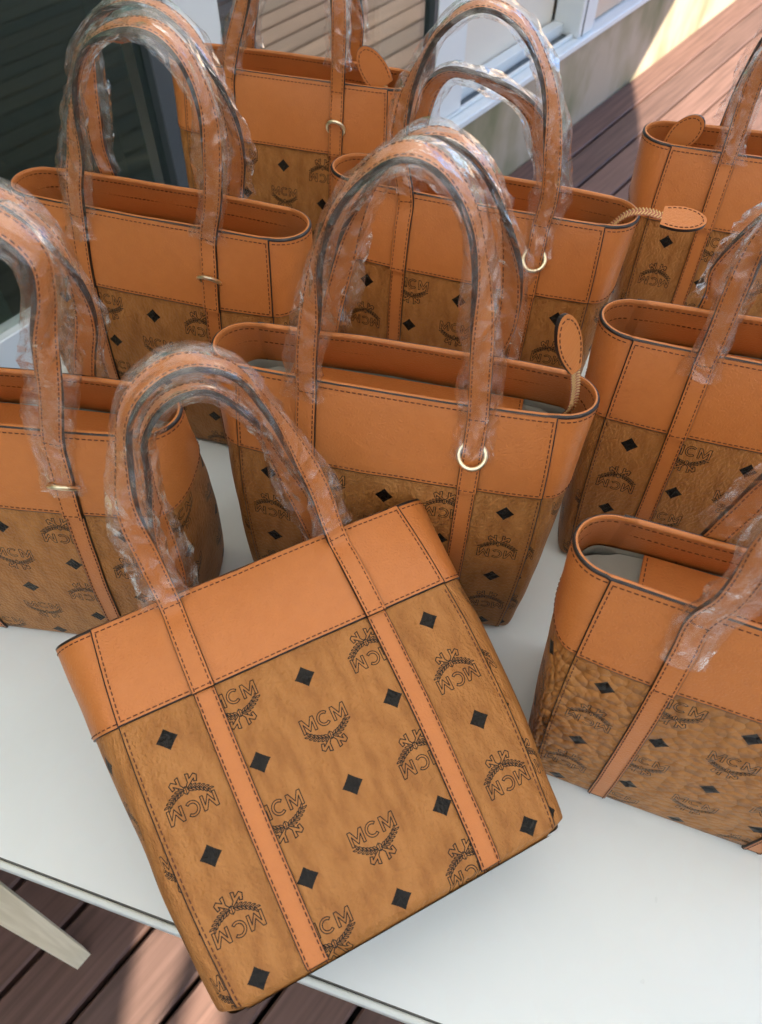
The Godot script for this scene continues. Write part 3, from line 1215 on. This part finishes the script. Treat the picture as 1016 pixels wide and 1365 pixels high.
# The leather pull at the end of the zip: a strip of zip with teeth, then a leaf of leather
func zip_pull(g: Node3D, tape: Array, tip: Vector3, face: Vector3, wide: float, blunt := false) -> void:
	var path := catmull(tape, 0.0027)
	var end: Vector3 = path[path.size() - 1]
	var dir := (tip - end).normalized()
	var n := (face - dir * face.dot(dir)).normalized()
	var b := dir.cross(n)
	var L := end.distance_to(tip)
	var shape := []
	var wide_at := 0.38 if blunt else 0.52
	for k in 17:
		var f := 1.0 - pow(1.0 - k / 16.0, 1.6)
		var w := sqrt(maxf(0.0, 1.0 - pow((f - wide_at) / (1.0 - wide_at), 2.0))) if f > wide_at else lerpf(0.82 if blunt else 0.42, 1.0, sin(f / wide_at * PI * 0.5))
		shape.append(Vector2(f * L, w * wide * 0.5))
	var outline := []
	for p in shape: outline.append(end + dir * p.x + b * p.y)
	for k in range(15, -1, -1): outline.append(end + dir * shape[k].x - b * shape[k].y)
	var face_acc := Acc.new()
	var edge_acc := Acc.new()
	var up := []
	var low := []
	for p in outline:
		up.append(p + n * 0.0016)
		low.append(p - n * 0.0016)
	var c := end + dir * L * 0.5
	for k in outline.size():
		var k2 := (k + 1) % outline.size()
		face_acc.poly([c + n * 0.0021, up[k], up[k2]], n)
		face_acc.poly([c - n * 0.0021, low[k2], low[k]], -n)
		edge_acc.poly([up[k], low[k], low[k2], up[k2]])
	var o := build([[face_acc, M.leather], [edge_acc, M.edge]], "zip_pull", g)
	var st := Acc.new()
	var loop := []
	var nl := []
	for p in outline:
		loop.append(c + (p - c) * 0.84 + n * 0.0018)
		nl.append(n)
	stitch_line(st, loop, nl)
	tag(build([[st, M.thread]], "stitching", o), "", "", "", "stuff")
	var strip := Acc.new()
	var teeth := Acc.new()
	var ra := []
	var rb := []
	for i in path.size():
		var t: Vector3 = (path[mini(i + 1, path.size() - 1)] - path[maxi(i - 1, 0)]).normalized()
		var nn := (n - t * n.dot(t)).normalized()
		var bb := t.cross(nn)
		var p: Vector3 = path[i]
		ra.append([p - bb * 0.0042, p + nn * 0.001, p + bb * 0.0042])
		rb.append([p + bb * 0.0042, p - nn * 0.001, p - bb * 0.0042])
		var basis := Basis(bb, nn, t)
		for e in [-1.0, 1.0]: teeth.box(Vector3(-0.0023, 0.0003, -0.00050), Vector3(0.0023, 0.0014, 0.00050), 0.0003, Transform3D(basis * Basis(Vector3.UP, 0.55 * e), p + bb * 0.0021 * e))
	strip.grid(ra)
	strip.grid(rb)
	var tape_part := build([[strip, M.tape]], "zipper_tape", g)
	build([[teeth, M.teeth]], "zipper_teeth", tape_part)


func pts(z: float, xy: Array) -> Array:
	var o := []
	for p in xy: o.append(Vector3(p[0] * 0.001, p[1] * 0.001, z))
	return o


func build_bags() -> void:
	var z := 0.030
	# lying on its back in front
	var a := bag("tan printed tote bag lying tilted on its back at the front table edge", false, Vector3(0.0102, 0.0511, -0.1), Vector3(0.4777, -1.1612, 0.0043), 1)
	handle(a, [Vector3(-0.064, 0.271, 0.059), Vector3(-0.064, 0.298, 0.098), Vector3(-0.055, 0.319, 0.126), Vector3(-0.044, 0.336, 0.151), Vector3(-0.026, 0.345, 0.164), Vector3(-0.003, 0.347, 0.166), Vector3(0.020, 0.339, 0.154), Vector3(0.033, 0.323, 0.133), Vector3(0.045, 0.304, 0.105), Vector3(0.058, 0.276, 0.066)], 1, [0.248, 0.256], 0.85, 1.0, 1)
	handle(a, [Vector3(-0.053, 0.266, -0.006), Vector3(-0.051, 0.281, 0.014), Vector3(-0.049, 0.307, 0.049), Vector3(-0.043, 0.328, 0.079), Vector3(-0.038, 0.341, 0.098), Vector3(-0.022, 0.351, 0.111), Vector3(-0.004, 0.353, 0.115), Vector3(0.010, 0.350, 0.110), Vector3(0.025, 0.338, 0.094), Vector3(0.037, 0.325, 0.075), Vector3(0.043, 0.310, 0.054), Vector3(0.052, 0.284, 0.018)], -1, [0.252, 0.252], 0.85, 1.0, 2)
	# upright in the middle
	var b := bag("upright tan printed tote bag in the middle, leaf zip pull sticking up from it", false, Vector3(0.0126, 0, -0.4176), Vector3(-0.2063, 0, 0), 2)
	handle(b, pts(z, [[-61, 275], [-56, 309], [-47, 359], [-34, 393], [-14, 419], [5, 430], [24, 424], [40, 402], [49, 372], [56, 327], [60, 284]]), 1, [0.236, 0.212], 0.9, 1.0, 3)
	handle(b, pts(-z, [[-58, 270], [-48, 312], [-38, 351], [-19, 387], [-1, 406], [19, 409], [41, 393], [58, 362], [68, 325], [70, 280]]), -1, [0.25, 0.25], 0.9, 1.1, 4)
	ring_on(b, 0.0628, 0.2145, 0.75)
	zip_pull(b, [Vector3(0.112, 0.214, 0.0), Vector3(0.126, 0.236, 0), Vector3(0.126, 0.255, 0), Vector3(0.122, 0.275, 0.002)], Vector3(0.105, 0.318, 0.0), Vector3(0.75, 0.2, 0.65), 0.021)
	# left edge of the picture
	var c := bag("upright tan printed tote bag cut by the left picture edge, beside the dark door", false, Vector3(-0.2834, 0, -0.3845), Vector3(-0.1135, 0, 0), 3)
	handle(c, pts(z, [[-60, 275], [-62, 310], [-58, 350], [-44, 385], [-16, 408], [20, 418], [55, 422], [88, 415], [104, 398], [102, 375], [90, 340], [78, 295], [70, 270]]), 1, [0.22, 0.202], 0.8, 1.1, 5)
	handle(c, pts(-z, [[-60, 275], [-58, 320], [-50, 355], [-30, 383], [0, 396], [30, 396], [57, 387], [72, 372], [82, 352], [85, 328], [81, 299], [70, 268]]), -1, [0.25, 0.25], 0.9, 1.0, 6)
	ring_on(c, 0.0628, 0.2085, -0.70)
	zip_pull(c, [Vector3(0.105, 0.214, 0), Vector3(0.118, 0.226, 0), Vector3(0.126, 0.231, 0.002)], Vector3(0.124, 0.222, 0.012), Vector3(0.5, 0.6, 0.4), 0.012)
	# behind the left edge one
	var d := bag("upright tan printed tote bag nearest the dark glass door, gold ring on its right strap", false, Vector3(-0.2053, 0, -0.6285), Vector3(-0.2676, 0, 0), 4)
	handle(d, pts(z, [[-56, 275], [-46, 300], [-34, 338], [-17, 375], [2, 396], [29, 408], [53, 408], [68, 397], [78, 376], [82, 349], [79, 313], [73, 280]]), 1, [0.222, 0.243], 0.9, 1.1, 7)
	handle(d, pts(-z, [[-65, 275], [-62, 300], [-58, 330], [-50, 358], [-33, 382], [-6, 397], [20, 398], [43, 385], [60, 359], [70, 325], [71, 287]]), -1, [0.25, 0.25], 0.9, 1.0, 8)
	ring_on(d, 0.0628, 0.2085, -0.65)
	# far back against the door
	var e := bag("upright tan printed tote bag standing farthest back, rounded zip pull over its rim", false, Vector3(-0.106, 0, -0.8978), Vector3(-0.252, 0, 0), 5)
	handle(e, pts(z, [[-54, 275], [-41, 305], [-28, 335], [-18, 370], [0, 402], [25, 416], [48, 405], [60, 375], [66, 335], [66, 297]]), 1, [0.252, 0.268], 0.9, 1.0, 9)
	handle(e, pts(-z, [[-58, 270], [-50, 300], [-40, 345], [-22, 385], [5, 405], [32, 402], [52, 372], [63, 325], [68, 290]]), -1, [0.25, 0.27], 0.9, 0.8, 10)
	ring_on(e, 0.0628, 0.2085, -0.35)
	zip_pull(e, [Vector3(0.103, 0.214, 0.004), Vector3(0.112, 0.232, 0.008), Vector3(0.109, 0.247, 0.012)], Vector3(0.084, 0.284, 0.014), Vector3(0.1, 0.35, 0.95), 0.029, true)
	# back, right of centre
	var f := bag("upright tan printed tote bag behind the middle one, zip pull hanging over its right end", false, Vector3(0.0877, 0, -0.6566), Vector3(-0.2931, 0, 0), 6)
	handle(f, pts(z, [[-68, 275], [-71, 295], [-67, 329], [-56, 360], [-38, 391], [-11, 409], [17, 402], [37, 380], [52, 347], [62, 300], [65, 270]]), 1, [0.252, 0.218], 0.9, 1.0, 11)
	handle(f, pts(-z, [[-70, 265], [-68, 285], [-60, 316], [-46, 332], [-23, 333], [1, 327], [22, 318], [36, 305], [44, 287], [54, 265]]), -1, [0.25, 0.25], 1.0, 1.1, 12)
	ring_on(f, 0.0628, 0.2145, 0.75)
	zip_pull(f, [Vector3(0.105, 0.214, 0), Vector3(0.122, 0.236, 0), Vector3(0.134, 0.2525, 0.002), Vector3(0.148, 0.2575, 0.003), Vector3(0.162, 0.2565, 0.004)], Vector3(0.199, 0.259, 0.006), Vector3(0.1, 1.0, 0.25), 0.026, true)
	# right-hand row, back to front
	var g := bag("upright tan printed tote bag at the back of the right row, zip pull tucked inside", false, Vector3(0.3997, 0, -0.734), Vector3(-0.234, 0, 0), 7)
	handle(g, pts(z, [[-64, 275], [-65, 300], [-64, 330], [-55, 365], [-35, 397], [-5, 412], [25, 405], [48, 375], [58, 330], [62, 280]]), 1, [0.24, 0.24], 0.9, 1.0, 13)
	handle(g, pts(-z, [[-62, 275], [-60, 300], [-54, 340], [-40, 375], [-10, 398], [20, 395], [45, 365], [56, 320], [61, 280]]), -1, [0.25, 0.25], 0.9, 1.0, 14)
	zip_pull(g, [Vector3(-0.108, 0.214, 0), Vector3(-0.119, 0.226, 0), Vector3(-0.119, 0.236, 0.003)], Vector3(-0.094, 0.272, 0.008), Vector3(-0.15, 0.35, 0.95), 0.026)
	var h := bag("upright tan printed tote bag between two others in the right row, no zip pull showing", false, Vector3(0.3094, 0, -0.4464), Vector3(-0.2533, 0, 0), 8)
	handle(h, pts(z, [[-63, 275], [-64, 315], [-62, 350], [-50, 382], [-25, 405], [5, 412], [32, 400], [50, 370], [58, 325], [62, 280]]), 1, [0.232, 0.24], 0.9, 1.1, 15)
	handle(h, pts(-z, [[-62, 265], [-65, 283], [-59, 306], [-50, 330], [-32, 362], [-5, 382], [22, 380], [45, 352], [56, 310], [61, 275]]), -1, [0.255, 0.25], 0.9, 1.1, 16)
	var i := bag("pebbled tan printed tote bag at the front of the right row, grey lining showing", true, Vector3(0.2557, 0, -0.2225), Vector3(-0.3433, 0, 0), 9)
	handle(i, pts(z, [[-56, 270], [-55, 295], [-56, 325], [-50, 360], [-33, 392], [-5, 408], [25, 402], [46, 372], [57, 325], [62, 280]]), 1, [0.215, 0.23], 0.9, 1.15, 17)
	handle(i, pts(-z, [[-59, 265], [-56, 280], [-53, 302], [-46, 340], [-30, 372], [-5, 392], [22, 388], [45, 358], [56, 315], [61, 278]]), -1, [0.258, 0.25], 0.9, 1.1, 18)
